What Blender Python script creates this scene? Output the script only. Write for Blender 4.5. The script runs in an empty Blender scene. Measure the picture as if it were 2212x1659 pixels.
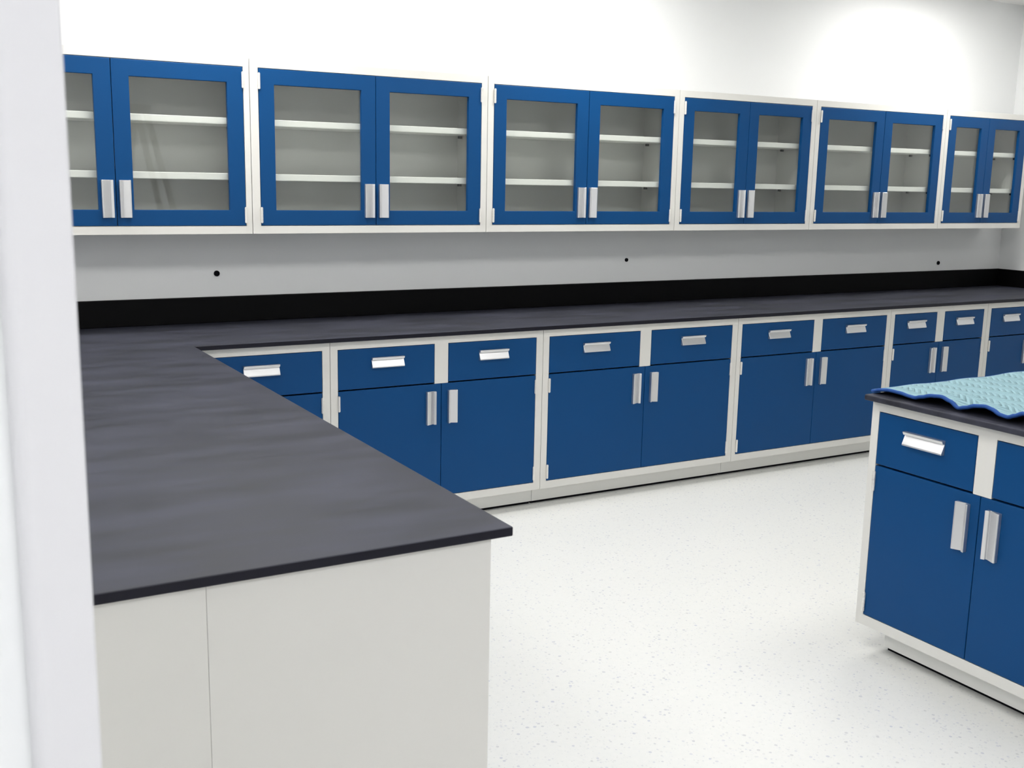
import bpy, bmesh, math, random
from mathutils import Vector, Matrix
random.seed(4)
sc = bpy.context.scene
COL = sc.collection
PI = math.pi

# ------------------------------------------------------------------ materials
def mat(name, col, rough=.5, metal=0., spec=.5, bump=None, coat=0.):
    m = bpy.data.materials.new(name); m.use_nodes = True
    nt = m.node_tree; b = nt.nodes['Principled BSDF']
    b.inputs['Base Color'].default_value = (*col, 1)
    b.inputs['Roughness'].default_value = rough
    b.inputs['Metallic'].default_value = metal
    b.inputs['Specular IOR Level'].default_value = spec
    b.inputs['Coat Weight'].default_value = coat
    if bump:
        sca, st, dist = bump
        tc = nt.nodes.new('ShaderNodeTexCoord')
        n = nt.nodes.new('ShaderNodeTexNoise'); n.inputs['Scale'].default_value = sca; n.inputs['Detail'].default_value = 3
        bp = nt.nodes.new('ShaderNodeBump'); bp.inputs['Strength'].default_value = st; bp.inputs['Distance'].default_value = dist
        nt.links.new(tc.outputs['Object'], n.inputs['Vector'])
        nt.links.new(n.outputs['Fac'], bp.inputs['Height']); nt.links.new(bp.outputs['Normal'], b.inputs['Normal'])
    return m

M = {}
M['wall'] = mat('white_wall_paint', (.85, .86, .86), .75, spec=.25, bump=(160, .08, .002))
M['ceil'] = mat('ceiling_white', (.82, .81, .80), .9, spec=.1, bump=(90, .2, .004))
M['white'] = mat('off_white_enamel_steel', (.70, .69, .655), .38, spec=.4)
M['toe'] = mat('off_white_toe_enamel', (.84, .835, .80), .42, spec=.4)
M['shelf'] = mat('white_shelf_enamel', (.82, .82, .79), .4, spec=.4)
M['inner'] = mat('cabinet_interior_enamel', (.62, .62, .60), .5, spec=.3)
M['blue'] = mat('deep_blue_enamel', (.002, .056, .185), .42, spec=.18, bump=(420, .05, .0008))
M['alum'] = mat('satin_aluminium', (.70, .70, .71), .34, metal=.88)
M['hinge'] = mat('satin_nickel', (.82, .80, .76), .35, metal=.45)
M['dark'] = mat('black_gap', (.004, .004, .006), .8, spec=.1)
M['black'] = mat('shaded_black_splash', (.0012, .0012, .0016), .6, spec=.12)  # black resin, with the wall cabinets' shade put into its colour
M['frame'] = mat('door_frame_enamel', (.74, .735, .75), .42, spec=.35)
M['pad_edge'] = mat('blue_binding', (.022, .075, .27), .8, spec=.2)
M['pad_back'] = mat('navy_pad_lining', (.010, .018, .085), .9, spec=.15)
M['clip'] = mat('dark_clip', (.03, .03, .03), .5)

def bench_material():
    m = mat('black_epoxy_resin', (.012, .012, .016), .5, spec=.22)
    nt = m.node_tree; b = nt.nodes['Principled BSDF']
    tc = nt.nodes.new('ShaderNodeTexCoord')
    mp = nt.nodes.new('ShaderNodeMapping'); mp.inputs['Scale'].default_value = (1.0, 3.6, 1)
    n = nt.nodes.new('ShaderNodeTexNoise'); n.inputs['Scale'].default_value = 2.6; n.inputs['Detail'].default_value = 5; n.inputs['Roughness'].default_value = .6
    r = nt.nodes.new('ShaderNodeMapRange'); r.inputs['From Min'].default_value = .3; r.inputs['From Max'].default_value = .7
    r.inputs['To Min'].default_value = .46; r.inputs['To Max'].default_value = .58
    mx = nt.nodes.new('ShaderNodeMix'); mx.data_type = 'RGBA'
    mx.inputs['A'].default_value = (.021, .022, .030, 1); mx.inputs['B'].default_value = (.044, .046, .066, 1)
    r2 = nt.nodes.new('ShaderNodeMapRange'); r2.inputs['From Min'].default_value = .35; r2.inputs['From Max'].default_value = .65
    L = nt.links.new
    L(tc.outputs['Object'], mp.inputs['Vector']); L(mp.outputs[0], n.inputs['Vector'])
    L(n.outputs['Fac'], r.inputs['Value']); L(r.outputs[0], b.inputs['Roughness'])
    L(n.outputs['Fac'], r2.inputs['Value']); L(r2.outputs[0], mx.inputs['Factor']); L(mx.outputs['Result'], b.inputs['Base Color'])
    return m
M['bench'] = bench_material()
M['bench_edge'] = mat('dark_resin_edge', (.007, .007, .014), .35, spec=.22)

def floor_material():
    m = mat('speckled_vinyl', (.8, .8, .78), .45, spec=.35)
    nt = m.node_tree; b = nt.nodes['Principled BSDF']; L = nt.links.new
    tc = nt.nodes.new('ShaderNodeTexCoord')
    def speck(scale, thr, seed):
        mp = nt.nodes.new('ShaderNodeMapping'); mp.inputs['Location'].default_value = (seed, seed * .7, 0)
        v = nt.nodes.new('ShaderNodeTexVoronoi'); v.inputs['Scale'].default_value = scale; v.inputs['Randomness'].default_value = 1
        L(tc.outputs['Object'], mp.inputs['Vector']); L(mp.outputs[0], v.inputs['Vector'])
        sp = nt.nodes.new('ShaderNodeSeparateColor'); L(v.outputs['Color'], sp.inputs[0])
        # only some cells carry a fleck; each has its own size
        a = nt.nodes.new('ShaderNodeMath'); a.operation = 'MULTIPLY_ADD'; L(sp.outputs[0], a.inputs[0]); a.inputs[1].default_value = thr * 1.6; a.inputs[2].default_value = -thr * .7
        c = nt.nodes.new('ShaderNodeMath'); c.operation = 'LESS_THAN'; L(v.outputs['Distance'], c.inputs[0]); L(a.outputs[0], c.inputs[1])
        return c.outputs[0], sp.outputs[1]
    base = nt.nodes.new('ShaderNodeTexNoise'); base.inputs['Scale'].default_value = 55; base.inputs['Detail'].default_value = 2
    L(tc.outputs['Object'], base.inputs['Vector'])
    c0 = nt.nodes.new('ShaderNodeMix'); c0.data_type = 'RGBA'
    c0.inputs['A'].default_value = (.70, .71, .69, 1); c0.inputs['B'].default_value = (.75, .75, .728, 1)
    L(base.outputs['Fac'], c0.inputs['Factor'])
    cur = c0.outputs['Result']
    for scale, thr, seed, colA, colB, f in ((75, .42, 3.1, (.40, .43, .55), (.58, .58, .56), .42), (120, .40, 9.7, (.50, .52, .50), (.62, .64, .70), .4), (46, .30, 21.3, (.34, .37, .50), (.45, .45, .45), .5)):
        fac, hue = speck(scale, thr, seed)
        cc = nt.nodes.new('ShaderNodeMix'); cc.data_type = 'RGBA'; cc.inputs['A'].default_value = (*colA, 1); cc.inputs['B'].default_value = (*colB, 1)
        L(hue, cc.inputs['Factor'])
        mf = nt.nodes.new('ShaderNodeMath'); mf.operation = 'MULTIPLY'; L(fac, mf.inputs[0]); mf.inputs[1].default_value = f
        mx = nt.nodes.new('ShaderNodeMix'); mx.data_type = 'RGBA'
        L(mf.outputs[0], mx.inputs['Factor']); L(cur, mx.inputs['A']); L(cc.outputs['Result'], mx.inputs['B'])
        cur = mx.outputs['Result']
    L(cur, b.inputs['Base Color'])
    return m
M['floor'] = floor_material()

def glass_material():
    m = bpy.data.materials.new('clear_glass'); m.use_nodes = True
    nt = m.node_tree; nt.nodes.clear(); L = nt.links.new
    out = nt.nodes.new('ShaderNodeOutputMaterial')
    t = nt.nodes.new('ShaderNodeBsdfTransparent'); t.inputs['Color'].default_value = (.975, .985, .975, 1)
    g = nt.nodes.new('ShaderNodeBsdfGlossy'); g.inputs['Roughness'].default_value = .02
    fr = nt.nodes.new('ShaderNodeFresnel')
    ge = nt.nodes.new('ShaderNodeNewGeometry')                    # same reflectance on both faces of the thin pane
    io = nt.nodes.new('ShaderNodeMath'); io.operation = 'MULTIPLY_ADD'; io.inputs[1].default_value = 1/1.5 - 1.5; io.inputs[2].default_value = 1.5
    L(ge.outputs['Backfacing'], io.inputs[0]); L(io.outputs[0], fr.inputs['IOR'])
    k = nt.nodes.new('ShaderNodeMath'); k.operation = 'MULTIPLY'; k.inputs[1].default_value = 1.0
    mx = nt.nodes.new('ShaderNodeMixShader')
    L(fr.outputs[0], k.inputs[0]); L(k.outputs[0], mx.inputs[0]); L(t.outputs[0], mx.inputs[1]); L(g.outputs[0], mx.inputs[2]); L(mx.outputs[0], out.inputs[0])
    return m
M['glass'] = glass_material()

def emit(name, col, s):
    m = bpy.data.materials.new(name); m.use_nodes = True
    nt = m.node_tree; nt.nodes.clear()
    o = nt.nodes.new('ShaderNodeOutputMaterial'); e = nt.nodes.new('ShaderNodeEmission')
    e.inputs['Color'].default_value = (*col, 1); e.inputs['Strength'].default_value = s
    nt.links.new(e.outputs[0], o.inputs[0]); return m

def pad_material():
    m = mat('quilted_aqua_fabric', (.28, .445, .50), .85, spec=.2)
    nt = m.node_tree; b = nt.nodes['Principled BSDF']; L = nt.links.new
    tc = nt.nodes.new('ShaderNodeTexCoord'); sp = nt.nodes.new('ShaderNodeSeparateXYZ'); L(tc.outputs['Object'], sp.inputs[0])
    def mth(op, a, bb=None):
        n = nt.nodes.new('ShaderNodeMath'); n.operation = op
        for i, q in enumerate((a, bb)):
            if q is None: continue
            if isinstance(q, (int, float)): n.inputs[i].default_value = q
            else: L(q, n.inputs[i])
        return n.outputs[0]
    zig = mth('MULTIPLY', mth('PINGPONG', sp.outputs['X'], .05), .9)          # zigzag rows of stitching
    ph = mth('ADD', sp.outputs['Y'], zig)
    rows = mth('PINGPONG', ph, .0125)
    h1 = mth('POWER', mth('MULTIPLY', rows, 80.), .55)
    seam = mth('POWER', mth('MULTIPLY', mth('PINGPONG', sp.outputs['X'], .05), 20.), .35)
    nz = nt.nodes.new('ShaderNodeTexNoise'); nz.inputs['Scale'].default_value = 60; L(tc.outputs['Object'], nz.inputs['Vector'])
    h = mth('ADD', mth('MULTIPLY', h1, seam), mth('MULTIPLY', nz.outputs['Fac'], .35))
    bp = nt.nodes.new('ShaderNodeBump'); bp.inputs['Strength'].default_value = 1.0; bp.inputs['Distance'].default_value = .010
    L(h, bp.inputs['Height']); L(bp.outputs['Normal'], b.inputs['Normal'])
    return m
M['pad'] = pad_material()

# ------------------------------------------------------------------ mesh helpers
def link(name, bm, m, parent=None, bevel=0., seg=2, smooth=False):
    bmesh.ops.recalc_face_normals(bm, faces=bm.faces[:])
    me = bpy.data.meshes.new(name); bm.to_mesh(me); bm.free()
    o = bpy.data.objects.new(name, me); COL.objects.link(o)
    for mm in (m if isinstance(m, (list, tuple)) else [m]): me.materials.append(mm)
    if parent is not None: o.parent = parent
    if smooth:
        for p in me.polygons: p.use_smooth = True
    if bevel:
        md = o.modifiers.new('bevel', 'BEVEL'); md.width = bevel; md.segments = seg; md.limit_method = 'ANGLE'; md.angle_limit = math.radians(40)
        md.harden_normals = False
    return o

def box(bm, a, b, mi=0):
    x0, y0, z0 = a; x1, y1, z1 = b
    vs = [bm.verts.new(p) for p in ((x0,y0,z0),(x1,y0,z0),(x1,y1,z0),(x0,y1,z0),(x0,y0,z1),(x1,y0,z1),(x1,y1,z1),(x0,y1,z1))]
    for f in ((0,1,5,4),(1,2,6,5),(2,3,7,6),(3,0,4,7),(4,5,6,7),(3,2,1,0)):
        bm.faces.new([vs[i] for i in f]).material_index = mi

def boxes(*bs):
    bm = bmesh.new()
    for a, b in bs: box(bm, a, b)
    return bm

def lattice(xs, zs, filled, y0, y1, axes='xz'):
    """One closed slab with openings: cells (i, j) of the xs/zs grid that are filled, y0 to y1 thick."""
    bm = bmesh.new(); V = {}
    def P(i, j, k):
        if (i, j, k) not in V:
            u, v, w = xs[i], zs[j], (y0, y1)[k]
            V[(i, j, k)] = bm.verts.new((u, w, v) if axes == 'xz' else (u, v, w))
        return V[(i, j, k)]
    nx, nz = len(xs) - 1, len(zs) - 1
    F = lambda i, j: 0 <= i < nx and 0 <= j < nz and filled(i, j)
    for i in range(nx):
        for j in range(nz):
            if not F(i, j): continue
            bm.faces.new([P(i,j,0),P(i+1,j,0),P(i+1,j+1,0),P(i,j+1,0)])
            bm.faces.new([P(i,j,1),P(i,j+1,1),P(i+1,j+1,1),P(i+1,j,1)])
            if not F(i-1,j): bm.faces.new([P(i,j,0),P(i,j+1,0),P(i,j+1,1),P(i,j,1)])
            if not F(i+1,j): bm.faces.new([P(i+1,j,0),P(i+1,j,1),P(i+1,j+1,1),P(i+1,j+1,0)])
            if not F(i,j-1): bm.faces.new([P(i,j,0),P(i,j,1),P(i+1,j,1),P(i+1,j,0)])
            if not F(i,j+1): bm.faces.new([P(i,j+1,0),P(i+1,j+1,0),P(i+1,j+1,1),P(i,j+1,1)])
    return bm

def prism(prof, length, M4):
    """Extrude a 2-D profile along local X, centred, then place with M4."""
    bm = bmesh.new()
    a = [bm.verts.new(M4 @ Vector((-length/2, p[0], p[1]))) for p in prof]
    b = [bm.verts.new(M4 @ Vector((length/2, p[0], p[1]))) for p in prof]
    n = len(prof)
    for i in range(n): bm.faces.new([a[i], a[(i+1) % n], b[(i+1) % n], b[i]])
    bm.faces.new(a); bm.faces.new(b[::-1])
    return bm

def lathe(prof, n, M4):
    bm = bmesh.new(); rings = []
    for r, h in prof:
        rings.append([bm.verts.new(M4 @ Vector((r*math.cos(2*PI*k/n), r*math.sin(2*PI*k/n), h))) for k in range(n)] if r > 1e-6 else [bm.verts.new(M4 @ Vector((0,0,h)))])
    for A, B in zip(rings, rings[1:]):
        for k in range(n):
            k2 = (k+1) % n
            if len(A) == 1 and len(B) == 1: continue
            if len(A) == 1: bm.faces.new([A[0], B[k], B[k2]])
            elif len(B) == 1: bm.faces.new([A[k], A[k2], B[0]])
            else: bm.faces.new([A[k], A[k2], B[k2], B[k]])
    return bm

def thing(name, label, cat, loc=(0,0,0), rz=0., group=None):
    o = bpy.data.objects.new(name, None); COL.objects.link(o)
    o.empty_display_size = .1
    o.location = loc; o.rotation_euler = (0, 0, rz); o['label'] = label; o['category'] = cat
    if group: o['group'] = group
    return o

def tag(o, label, cat, group=None):
    o['label'] = label; o['category'] = cat
    if group: o['group'] = group
    return o

def struct(name, bm, m, **k):
    o = link(name, bm, m, **k); o['kind'] = 'structure'; return o

# ------------------------------------------------------------------ levels measured off the photograph (metres)
ZT = .914; ZU = .894               # worktop top and underside (casework top)
ZD1, ZD2, ZDO = .858, .677, .6725  # drawer top, drawer bottom, door top
ZB1, ZB2 = .1357, .0986            # door bottom, casework bottom
YWALL = .678; XR = 5.627; XL = -3.3
YF = -3.55                          # corridor face of the front wall
ZC = 2.855

# ------------------------------------------------------------------ room shell
struct('floor', boxes(((XL-.15, -6.6, -.08), (XR+.15, YWALL+.15, 0))), M['floor'])
struct('ceiling', boxes(((XL-.15, -6.6, ZC), (XR+.15, YWALL+.15, ZC+.1))), M['ceil'])
struct('wall_back', boxes(((XL-.15, YWALL, 0), (XR+.15, YWALL+.15, ZC))), M['wall'])
struct('wall_right', boxes(((XR, -6.45, 0), (XR+.15, YWALL, ZC))), M['wall'])
struct('wall_left', boxes(((XL-.15, -6.45, 0), (XL, YWALL, ZC))), M['wall'])
struct('wall_corridor', boxes(((XL-.15, -6.6, 0), (XR+.15, -6.45, ZC))), M['wall'])
DX0, DX1, DZ = -1.2508, 1.25, 2.42    # wide doorway the photograph is taken through
def opening(i, j): return not (i == 1 and j == 0)
struct('wall_front', lattice([XL, DX0-.030, DX1+.030, XR], [0, DZ+.030, ZC], opening, YF+.014, YF+.130), M['wall'])
# hollow metal door frame: 50 mm faces with a rounded outer return
def add_bm(dst, src):
    me = bpy.data.meshes.new('t'); src.to_mesh(me); src.free(); dst.from_mesh(me); bpy.data.meshes.remove(me)
def jamb_profile(y0, sgn):
    d = .0136; R = .0115; p = [(0, d), (0, .0015), (-.0015, 0)]
    for k in range(7):
        a = PI/2*k/6
        p.append((-.050 + R - R*math.sin(a), R - R*math.cos(a)))
    p.append((-.050, d))
    return [(x, y0 + sgn*y) for x, y in p]
def upright(prof, z0, z1):
    bm = bmesh.new(); a = [bm.verts.new((x, y, z0)) for x, y in prof]; b = [bm.verts.new((x, y, z1)) for x, y in prof]
    n = len(prof)
    for k in range(n): bm.faces.new([a[k], a[(k+1) % n], b[(k+1) % n], b[k]])
    bm.faces.new(a); bm.faces.new(b)
    return bm
fbm = bmesh.new()
for y0, sg in ((YF, 1), (YF+.144, -1)):
    P = jamb_profile(y0, sg)
    add_bm(fbm, upright([(DX0 + x, y) for x, y in P], 0, DZ))
    add_bm(fbm, upright([(DX1 - x, y) for x, y in P], 0, DZ))
    ya, yb = sorted((y0, y0 + sg*.0136)); box(fbm, (DX0-.050, ya, DZ+.0002), (DX1+.050, yb, DZ+.050))
fr = lambda i, j: not (i == 1 and j == 0)
add_bm(fbm, lattice([DX0-.029, DX0, DX1, DX1+.029], [0, DZ, DZ+.029], fr, YF+.0138, YF+.1302))
struct('door_1', fbm, M['frame'])

# ------------------------------------------------------------------ shared small parts
PULL = [(.0235,0), (.0235,.0165), (.0220,.0172), (.0125,.0125), (.0120,.0045), (.0100,.0040), (-.0180,.0160), (-.0218,.0165), (-.0235,.0135), (-.0235,0)]
def pull(parent, x, z, y, lip, length=.155):
    """lip: 'up' (drawer), 'right' or 'left' (door): the side the grip lip is on."""
    if lip == 'up':    R = Matrix(((1,0,0),(0,0,-1),(0,1,0)))      # profile u -> z, n -> -y
    elif lip == 'right': R = Matrix(((0,1,0),(0,0,-1),(1,0,0)))
    else:              R = Matrix(((0,-1,0),(0,0,-1),(1,0,0)))
    M4 = Matrix.Translation((x, y, z)) @ R.to_4x4()
    return link('drawer_pull' if lip == 'up' else 'door_pull', prism(PULL, length, M4), M['alum'], parent, bevel=.0008, seg=1)

def hinge(parent, x, z, y, length=.066):
    bm = bmesh.new(); n = 5; r = .0055; h = length / n
    for k in range(n):
        z0 = z - length/2 + k*h + .0004; z1 = z0 + h - .0008
        add_bm(bm, lathe([(0,z0),(r,z0),(r,z1),(0,z1)], 12, Matrix.Translation((x, y, 0))))
    add_bm(bm, lathe([(0, z-length/2-.002),(r*.7, z-length/2-.002),(r*.7, z+length/2+.002),(0, z+length/2+.002)], 10, Matrix.Translation((x, y, 0))))
    return link('hinge', bm, M['hinge'], parent)

G = .0022   # reveal round doors and drawers

# ------------------------------------------------------------------ base cabinet (face on local y = 0, width along local x)
def base_cabinet(label, loc, rz, w, drawers, seam=None, depth=.565, hinge_right=None, toe_in=(0, 0), group=None, back=False):
    """drawers: list of (x0, x1); seam: x between two doors, or None for one door."""
    r = thing('base_cabinet', label, 'cabinet', loc, rz, group)
    e = .0012
    xa, xb = drawers[0][0], drawers[-1][1]
    # carcass: a folded steel shell, open at the front
    t = .018
    bm = boxes(((e,.0205,ZB2),(e+t,depth,ZU)), ((w-e-t,.0205,ZB2),(w-e,depth,ZU)), ((e+t,depth-t,ZB2),(w-e-t,depth,ZU)),
               ((e+t,.021,ZB2),(w-e-t,depth-t,ZB2+t)), ((e+t,.021,ZU-t),(w-e-t,depth-t,ZU)))
    link('carcass', bm, M['white'], r)
    xs = [e, xa]
    for (a, b), (c, d) in zip(drawers, drawers[1:]): xs += [b, c]
    xs += [xb, w-e]
    zs = [ZB2, ZB1, ZD2-.004, ZD1, ZU]
    n = len(xs) - 1
    def ff(i, j):
        if j in (0, 3) or i in (0, n-1): return True
        if j == 2: return i % 2 == 0
        return False
    link('face_frame', lattice(xs, zs, ff, 0, .0205), M['white'], r)
    for a, b in drawers:
        d = link('drawer', boxes(((a+G,-.0015,ZD2+G*.5),(b-G,.019,ZD1-G))), M['blue'], r, bevel=.002)
        pull(d, (a+b)/2, ZD1-.366*(ZD1-ZD2), -.0015, 'up')
    doors = [(xa, xb)] if seam is None else [(xa, seam), (seam, xb)]
    for k, (a, b) in enumerate(doors):
        left = (k == 0) if hinge_right is None else not hinge_right
        a2, b2 = (a+G, b-G) if seam is None else ((a+G, b-G*.6) if k == 0 else (a+G*.6, b-G))
        d = link('door', boxes(((a2,-.0015,ZB1+G),(b2,.019,ZDO-.001))), M['blue'], r, bevel=.002)
        px = (b - .055) if left else (a + .055)
        pull(d, px, ZDO-.111, -.0015, 'right' if left else 'left')
        hx = a if left else b
        hx += .003 if left else -.003
        hinge(d, hx, ZDO-.055, -.0055); hinge(d, hx, ZB1+.048, -.0055)
    # toe kick; black block behind it stands in for shade in the floor gap
    x0, x1 = e + toe_in[0], w - e - toe_in[1]
    link('toe_kick', boxes(((x0,.0775,.016),(x1,.093,ZB2-.0003))), M['toe'], r)
    link('gap_shade_block', boxes(((x0+.004,.094,0),(x1-.004,depth-.02,ZB2-.0005))), M['dark'], r)
    return r

runs = [  # x0, x1, drawers, seam, label
 (-.345, .2653, [(-.309,.2303)], None, 'one-drawer base cabinet in the inside corner, its door mostly hidden by the peninsula worktop'),
 (.2653, 1.3481, [(.300,.7682),(.8365,1.3106)], .8022, 'two-drawer base cabinet next to the corner one, lower left cut off by the peninsula worktop'),
 (1.3481, 2.5761, [(1.383,1.9282),(1.9964,2.5375)], 1.9639, 'wide two-drawer base cabinet in the back run, seen whole down to the open floor'),
 (2.5761, 3.759, [(2.6064,3.1378),(3.2032,3.7245)], 3.1684, 'two-drawer base cabinet in the back run whose lower right corner reaches the island edge'),
 (3.759, 4.6387, [(3.7931,4.166),(4.2347,4.6038)], 4.2004, 'narrow two-drawer base cabinet in the back run, lower half hidden behind the aqua pad'),
 (4.6387, 5.560, [(4.6735,5.064),(5.132,5.525)], 5.098, 'last base cabinet before the right wall, only its left drawer and door in view'),
]
for x0, x1, dr, sm, lab in runs:
    base_cabinet(lab, (x0,0,0), 0, x1-x0, [(a-x0,b-x0) for a,b in dr], None if sm is None else sm-x0,
                 depth=.62, hinge_right=True if sm is None else None, group='base cabinets along the back wall')
struct('trim_1', boxes(((5.561,0,ZB2),(XR-.001,.018,ZU))), M['white'])

# peninsula: two rows of casework back to back, ends towards the doorway
PY = -2.601; PEN = -.318; PCR = -.3607; PCM = -.929; PCL = -1.497
PE = PY + .014
half = (-.006 - PE) / 2
def two(w):
    return [(.035, w/2-.034), (w/2+.034, w-.035)], w/2
for k in range(2):
    d, s = two(half)
    base_cabinet(('plain off-white cabinet end under the front right of the peninsula worktop', 'rear cabinet of the right peninsula row, doors facing the island, beside the corner')[k],
                 (PCR, PE + k*half, 0), PI/2, half, d, s, depth=PCR-PCM-.0004, group='peninsula cabinets')
    base_cabinet(('plain off-white cabinet end beside the door frame, left of the thin vertical seam', 'rear cabinet of the left peninsula row, doors facing the left wall')[k],
                 (PCL, PE + half + k*half, 0), -PI/2, half, d, s, depth=PCM-PCL-.0004, group='peninsula cabinets')

# island
IX = 1.4872; IY = -1.904; IW = .902
iy = lambda y: IY - y
base_cabinet('blue island cabinet at the right edge of the photo, under the aqua pad', (IX, IY, 0), -PI/2, IW,
             [(iy(-1.9356), iy(-2.3207)), (iy(-2.3856), IW-.035)], iy(-2.3499), depth=1.14, toe_in=(.068, .068))
link_i = boxes(((1.449, IY-IW-.03, ZU), (1.449+1.22, -1.8977, ZT)))
o = link('island_worktop', link_i, M['bench'], None, bevel=.005, seg=3)
tag(o, 'short black worktop on the blue island cabinet, covered by the aqua pad', 'worktop')

# ------------------------------------------------------------------ black resin worktop: L of back run and peninsula
YE = -.0251; YBS = .6527
xs = [PEN-1.225, PEN, XR]; ys = [PY, YE, YWALL]
wt = thing('worktop', 'long black resin worktop along the back wall with a wide peninsula in front', 'worktop', (0,0,ZU))
def wl(i, j): return not (i == 1 and j == 0)
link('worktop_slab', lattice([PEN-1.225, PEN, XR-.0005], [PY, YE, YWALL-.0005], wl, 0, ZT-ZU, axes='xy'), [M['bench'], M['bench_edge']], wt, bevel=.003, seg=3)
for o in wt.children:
    for p in o.data.polygons: p.material_index = 1 if abs(p.normal.z) < .5 else 0     # vertical edge faces get a darker resin than the top
link('backsplash', boxes(((PEN-1.225, YBS, ZT-ZU+.0003), (XR-.0005, YWALL-.0006, 1.0346-ZU))), M['black'], wt, bevel=.003)
link('side_splash', boxes(((XR-.0255, YE, ZT-ZU+.0003), (XR-.0006, YBS-.0005, 1.0346-ZU))), M['black'], wt, bevel=.003)

# ------------------------------------------------------------------ wall cabinets
WY = .38; WT, WB, WT2, WB2 = 2.0555, 1.3745, 2.0922, 1.3397
S1 = (1.811, 1.840); S2 = (1.573, 1.603)
def wall_cabinet(label, x0, x1, l, s, r_):
    w = x1 - x0; d = YWALL - WY - .001
    t = thing('wall_cabinet', label, 'cabinet', (x0, WY, 0), 0, 'glass-door wall cabinets')
    e = .0012; k = .016
    l -= x0; s -= x0; r_ -= x0
    bm = boxes(((e,.0215,WB2),(e+k,d,WT2)), ((w-e-k,.0215,WB2),(w-e,d,WT2)), ((e+k,d-.008,WB2),(w-e-k,d,WT2)),
               ((e+k,.0215,WB2),(w-e-k,d-.008,WB2+k)), ((e+k,.0215,WT2-k),(w-e-k,d-.008,WT2)))
    link('carcass', bm, M['inner'], t)
    link('face_frame', lattice([e, l, r_, w-e], [WB2, WB, WT, WT2], lambda i, j: not (i == 1 and j == 1), 0, .021), M['white'], t, bevel=.0012)
    for z0, z1 in (S1, S2):
        sh = link('shelf', boxes(((e+k+.004,.040,z0),(w-e-k-.004,d-.010,z1))), M['shelf'], t, bevel=.003)
        for cx in (e+k+.0125, w-e-k-.0125):
            for cy in (.075, d-.06):
                link('shelf_clip', boxes(((cx-.008,cy-.007,z0-.013),(cx+.008,cy+.007,z0-.0003))), M['clip'], sh)
    for kdx, (a, b) in enumerate(((l+G, s-G*.6), (s+G*.6, r_-G))):
        S = .069
        dr = link('door', lattice([a, a+S, b-S, b], [WB+G, WB+S, WT-S, WT-G], lambda i, j: not (i == 1 and j == 1), -.0015, .0195), M['blue'], t, bevel=.002)
        link('glass_pane', boxes(((a+S-.004,.0145,WB+S-.004),(b-S+.004,.0185,WT-S+.004))), M['glass'], dr)
        left = kdx == 0
        pull(dr, (b-.034) if left else (a+.034), 1.4885, -.0015, 'right' if left else 'left')
        hx = l if left else r_
        hx += .003 if left else -.003
        hinge(dr, hx, WT-.056, -.0055); hinge(dr, hx, WB+.048, -.0055)
    return t
wl_ = [
 (-1.100, .0537, -1.065, -.5195, .0261, 'first glass-door wall cabinet at left, partly hidden by the white door frame'),
 (.0537, 1.2313, .0917, .6426, 1.1976, 'wide glass-door wall cabinet right beside the partly hidden one at far left'),
 (1.2313, 2.410, 1.266, 1.8241, 2.3764, 'third glass-door wall cabinet from the left, above the middle of the back run'),
 (2.410, 3.4248, 2.4443, 2.911, 3.3906, 'fourth glass-door wall cabinet from the left, under the shaded patch of wall'),
 (3.4248, 4.5625, 3.4591, 4.0015, 4.530, 'fifth glass-door wall cabinet from the left, second from the right wall'),
 (4.5625, 5.4061, 4.593, 4.9787, 5.3715, 'rightmost and narrowest glass-door wall cabinet, by the right wall corner'),
]
for x0, x1, l, s, r_, lab in wl_: wall_cabinet(lab, x0, x1, l, s, r_)

# ------------------------------------------------------------------ dark round pipe openings in the wall
RY = Matrix.Rotation(PI/2, 4, 'X')      # axis +z -> -y
for (hx, hz, hr), lab in zip(((-.035,1.142,.0135), (2.311,1.160,.0105), (4.974,1.088,.0135)),
        ('dark round opening in the grey wall under the leftmost wall cabinet', 'dark round opening in the wall under the third wall cabinet', 'small dark round opening in the wall near the right corner')):
    M4 = Matrix.Translation((hx, YWALL, hz)) @ RY
    bm = lathe([(0,.0015),(hr*.8,.0015),(hr*.86,.006),(hr,.0055),(hr,0),(0,0)], 24, M4)
    tag(link('wall_hole', bm, M['dark']), lab, 'hole', 'openings in the back wall')

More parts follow.
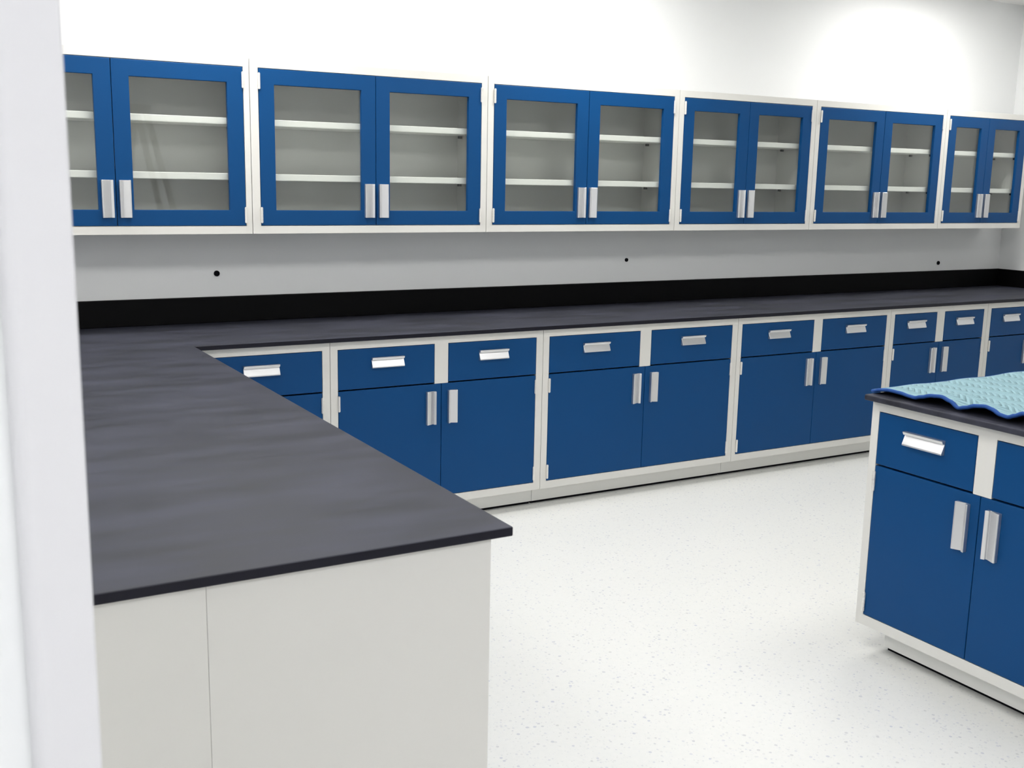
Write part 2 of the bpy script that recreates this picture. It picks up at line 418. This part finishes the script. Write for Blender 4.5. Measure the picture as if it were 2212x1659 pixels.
# ------------------------------------------------------------------ quilted pad on the island
EDGE = [(-1.893,.925),(-1.925,.936),(-1.964,.940),(-2.002,.938),(-2.041,.934),(-2.068,.934),(-2.095,.942),(-2.13,.952),(-2.165,.955),(-2.201,.947),
        (-2.237,.932),(-2.261,.939),(-2.293,.950),(-2.326,.954),(-2.35,.950),(-2.383,.940),(-2.41,.938),(-2.429,.946),(-2.455,.958),(-2.49,.955),
        (-2.53,.940),(-2.57,.935),(-2.61,.948),(-2.65,.952),(-2.69,.940),(-2.73,.934),(-2.78,.940)]
def edge_z(y):
    for (a, za), (b, zb) in zip(EDGE, EDGE[1:]):
        if b <= y <= a:
            f = (a - y) / (a - b); f = f*f*(3-2*f); return za + (zb-za)*f
    return EDGE[0][1] if y > EDGE[0][0] else EDGE[-1][1]
def build_pad():
    th = .011
    nx, ny = 72, 96
    X0, X1, Y0, Y1 = 1.494, 2.60, -1.893, -2.775
    def top(i, j):
        u, v = i/nx, j/ny
        y = Y0 + (Y1-Y0)*v; x = X0 + (X1-X0)*u**1.25
        d = x - X0
        k = math.exp(-(d/.16)**2)
        flat = ZT + th + .004 + .0025*math.sin(9*y+5*x) + .002*math.sin(23*x-7*y)
        z = flat*(1-k) + edge_z(y)*k
        # corner nearest the back run curls down to the worktop
        c = math.exp(-((y-Y0)/.03)**2) * math.exp(-(d/.10)**2)
        z = z*(1-.5*c) + (ZT+th+.001)*.5*c
        # edge line swings out a little where the ripples lift
        x += .004*math.sin((y+1.9)*40)*k
        return Vector((x, y, max(z, ZT+th+.0008)))
    T = [[top(i, j) for j in range(ny+1)] for i in range(nx+1)]
    r = thing('moving_pad', 'quilted aqua pad with blue edging rippling along the island worktop', 'pad', (0,0,0))
    def sheet(off, mname, name, lift=0.):
        bm = bmesh.new()
        V = [[bm.verts.new(T[i][j] + Vector((0,0,off))) for j in range(ny+1)] for i in range(nx+1)]
        W = [[bm.verts.new(T[i][j] + Vector((0,0,off-th/2+.0002))) for j in range(ny+1)] for i in range(nx+1)]
        for i in range(nx):
            for j in range(ny):
                bm.faces.new([V[i][j],V[i+1][j],V[i+1][j+1],V[i][j+1]])
                bm.faces.new([W[i][j],W[i][j+1],W[i+1][j+1],W[i+1][j]])
        per = [(i,0) for i in range(nx)] + [(nx,j) for j in range(ny)] + [(i,ny) for i in range(nx,0,-1)] + [(0,j) for j in range(ny,0,-1)]
        for (a,b),(c,d) in zip(per, per[1:]+per[:1]):
            bm.faces.new([V[a][b],V[c][d],W[c][d],W[a][b]])
        return link(name, bm, M[mname], r, smooth=True)
    sheet(0, 'pad', 'quilted_face')
    sheet(-th/2, 'pad_back', 'lining')
    # binding: a rounded tube sewn right round the rim
    per = [(0,j) for j in range(ny)] + [(i,ny) for i in range(nx)] + [(nx,j) for j in range(ny,0,-1)] + [(i,0) for i in range(nx,0,-1)]
    pts = [T[i][j] + Vector((0,0,-th/2)) for i, j in per]
    bm = bmesh.new(); n = len(pts); m = 8; rad_h, rad_v = .0075, th/2+.0006
    rings = []
    for k in range(n):
        tg = (pts[(k+1)%n]-pts[k-1]).normalized(); sd = tg.cross(Vector((0,0,1))).normalized(); up = sd.cross(tg)
        rings.append([bm.verts.new(pts[k] + sd*rad_h*math.cos(2*PI*q/m) + up*rad_v*math.sin(2*PI*q/m)) for q in range(m)])
    for k in range(n):
        A, B = rings[k], rings[(k+1)%n]
        for q in range(m): bm.faces.new([A[q],A[(q+1)%m],B[(q+1)%m],B[q]])
    link('edge_binding', bm, M['pad_edge'], r, smooth=True)
    return r
build_pad()

# ------------------------------------------------------------------ ceiling lights (recessed troffers; the lamps of the room, plus an added corridor row)
LS = 13.0
M['lamp'] = emit('lit_diffuser', (1.0, .985, .955), LS*1.36)
M['lamp_mid'] = emit('lit_diffuser_middle', (1.0, .985, .955), LS*.82)
M['lamp_added'] = emit('added_corridor_diffuser', (.97, .97, 1.0), LS*.92)  # unseen corridor lamps, added to light the door frame and cabinet ends
def troffer(x, y, lx=1.2, ly=.6, m='lamp'):
    t = thing('ceiling_light', 'white rectangular fluorescent light set in the ceiling', 'ceiling light', (x, y, ZC), 0, 'ceiling lights')
    a, b = lx/2, ly/2
    link('light_frame', lattice([-a-.03,-a,a,a+.03],[-b-.03,-b,b,b+.03], lambda i,j: not(i==1 and j==1), -.016, -.0005, axes='xy'), M['white'], t)
    link('diffuser', boxes(((-a+.001,-b+.001,-.012),(a-.001,b-.001,-.0006))), M[m], t)
for x in (-2.0, -.1, 1.8, 4.4):
    troffer(x, -.14, .8, .6)
for x in (-2.4, -.2, 2.05):
    troffer(x, -2.3, m='lamp_mid')
for x in (-2.4, -.3, 2.0):
    troffer(x, -5.2, m='lamp_added')  # added row behind the camera, brightens the jamb

# ------------------------------------------------------------------ stepladder behind the photographer, seen mirrored in the cabinet glass
M['rail'] = mat('grey_fibreglass_rail', (.20, .17, .14), .5)
M['cap'] = mat('brown_ladder_cap', (.16, .13, .11), .5)
def bar(a, b, w, d):
    a, b = Vector(a), Vector(b); t = (b-a).normalized(); s1 = Vector((1,0,0)) if abs(t.x) < .9 else Vector((0,1,0)); q = t.cross(s1).normalized(); s1 = q.cross(t)
    bm = bmesh.new(); V = [bm.verts.new(p + s1*w/2*i + q*d/2*j) for p in (a, b) for i, j in ((-1,-1),(1,-1),(1,1),(-1,1))]
    for f in ((0,1,2,3),(7,6,5,4),(0,4,5,1),(1,5,6,2),(2,6,7,3),(3,7,4,0)): bm.faces.new([V[q_] for q_ in f])
    return bm
H = 2.18
lad = thing('stepladder', 'grey stepladder standing behind the viewer, mirrored faintly in the first wall cabinet glass', 'ladder', (.63, -5.0, 0), 1.45)
for sx in (-1, 1):
    link('front_rail', bar((sx*.26, .35, .0), (sx*.13, .05, H-.05), .03, .075), M['rail'], lad)
    link('rear_rail', bar((sx*.25, -.55, .0), (sx*.12, -.06, H-.05), .025, .05), M['rail'], lad)
for n_ in range(1, 7):
    f = n_/7; hw = .26-.13*f - .016; yy = .35-.30*f
    link('step', boxes(((-hw, yy-.04, H*f-.012), (hw, yy+.035, H*f+.012))), M['hinge'], lad)
link('top_cap', boxes(((-.155, -.10, H-.05), (.155, .10, H))), M['cap'], lad, bevel=.008)

# ------------------------------------------------------------------ camera
cam = bpy.data.cameras.new('camera'); co = bpy.data.objects.new('camera', cam); COL.objects.link(co)
r_ = Vector((.86705796,-.49782873,.01941777)); u_ = Vector((.07564847,.17007858,.98252256)); f_ = Vector((.4924305,.85043509,-.18512797))
C0 = Vector((-1.37145472,-4.40306776,1.59870133))
co.matrix_world = Matrix(((r_.x,u_.x,-f_.x,C0.x),(r_.y,u_.y,-f_.y,C0.y),(r_.z,u_.z,-f_.z,C0.z),(0,0,0,1)))
cam.sensor_width = 36; cam.sensor_fit = 'HORIZONTAL'; cam.lens = 36*2341.989882/2212
cam.clip_start = .02
cam.dof.use_dof = True; cam.dof.focus_distance = 5.0; cam.dof.aperture_fstop = 11
sc.camera = co

w = bpy.data.worlds.new('world'); sc.world = w; w.use_nodes = True
w.node_tree.nodes['Background'].inputs[0].default_value = (0, 0, 0, 1)
w.node_tree.nodes['Background'].inputs[1].default_value = 0
vs = sc.view_settings
vs.view_transform = 'Standard'; vs.look = 'None'; vs.gamma = 1; vs.use_curve_mapping = False; vs.exposure = 0.0
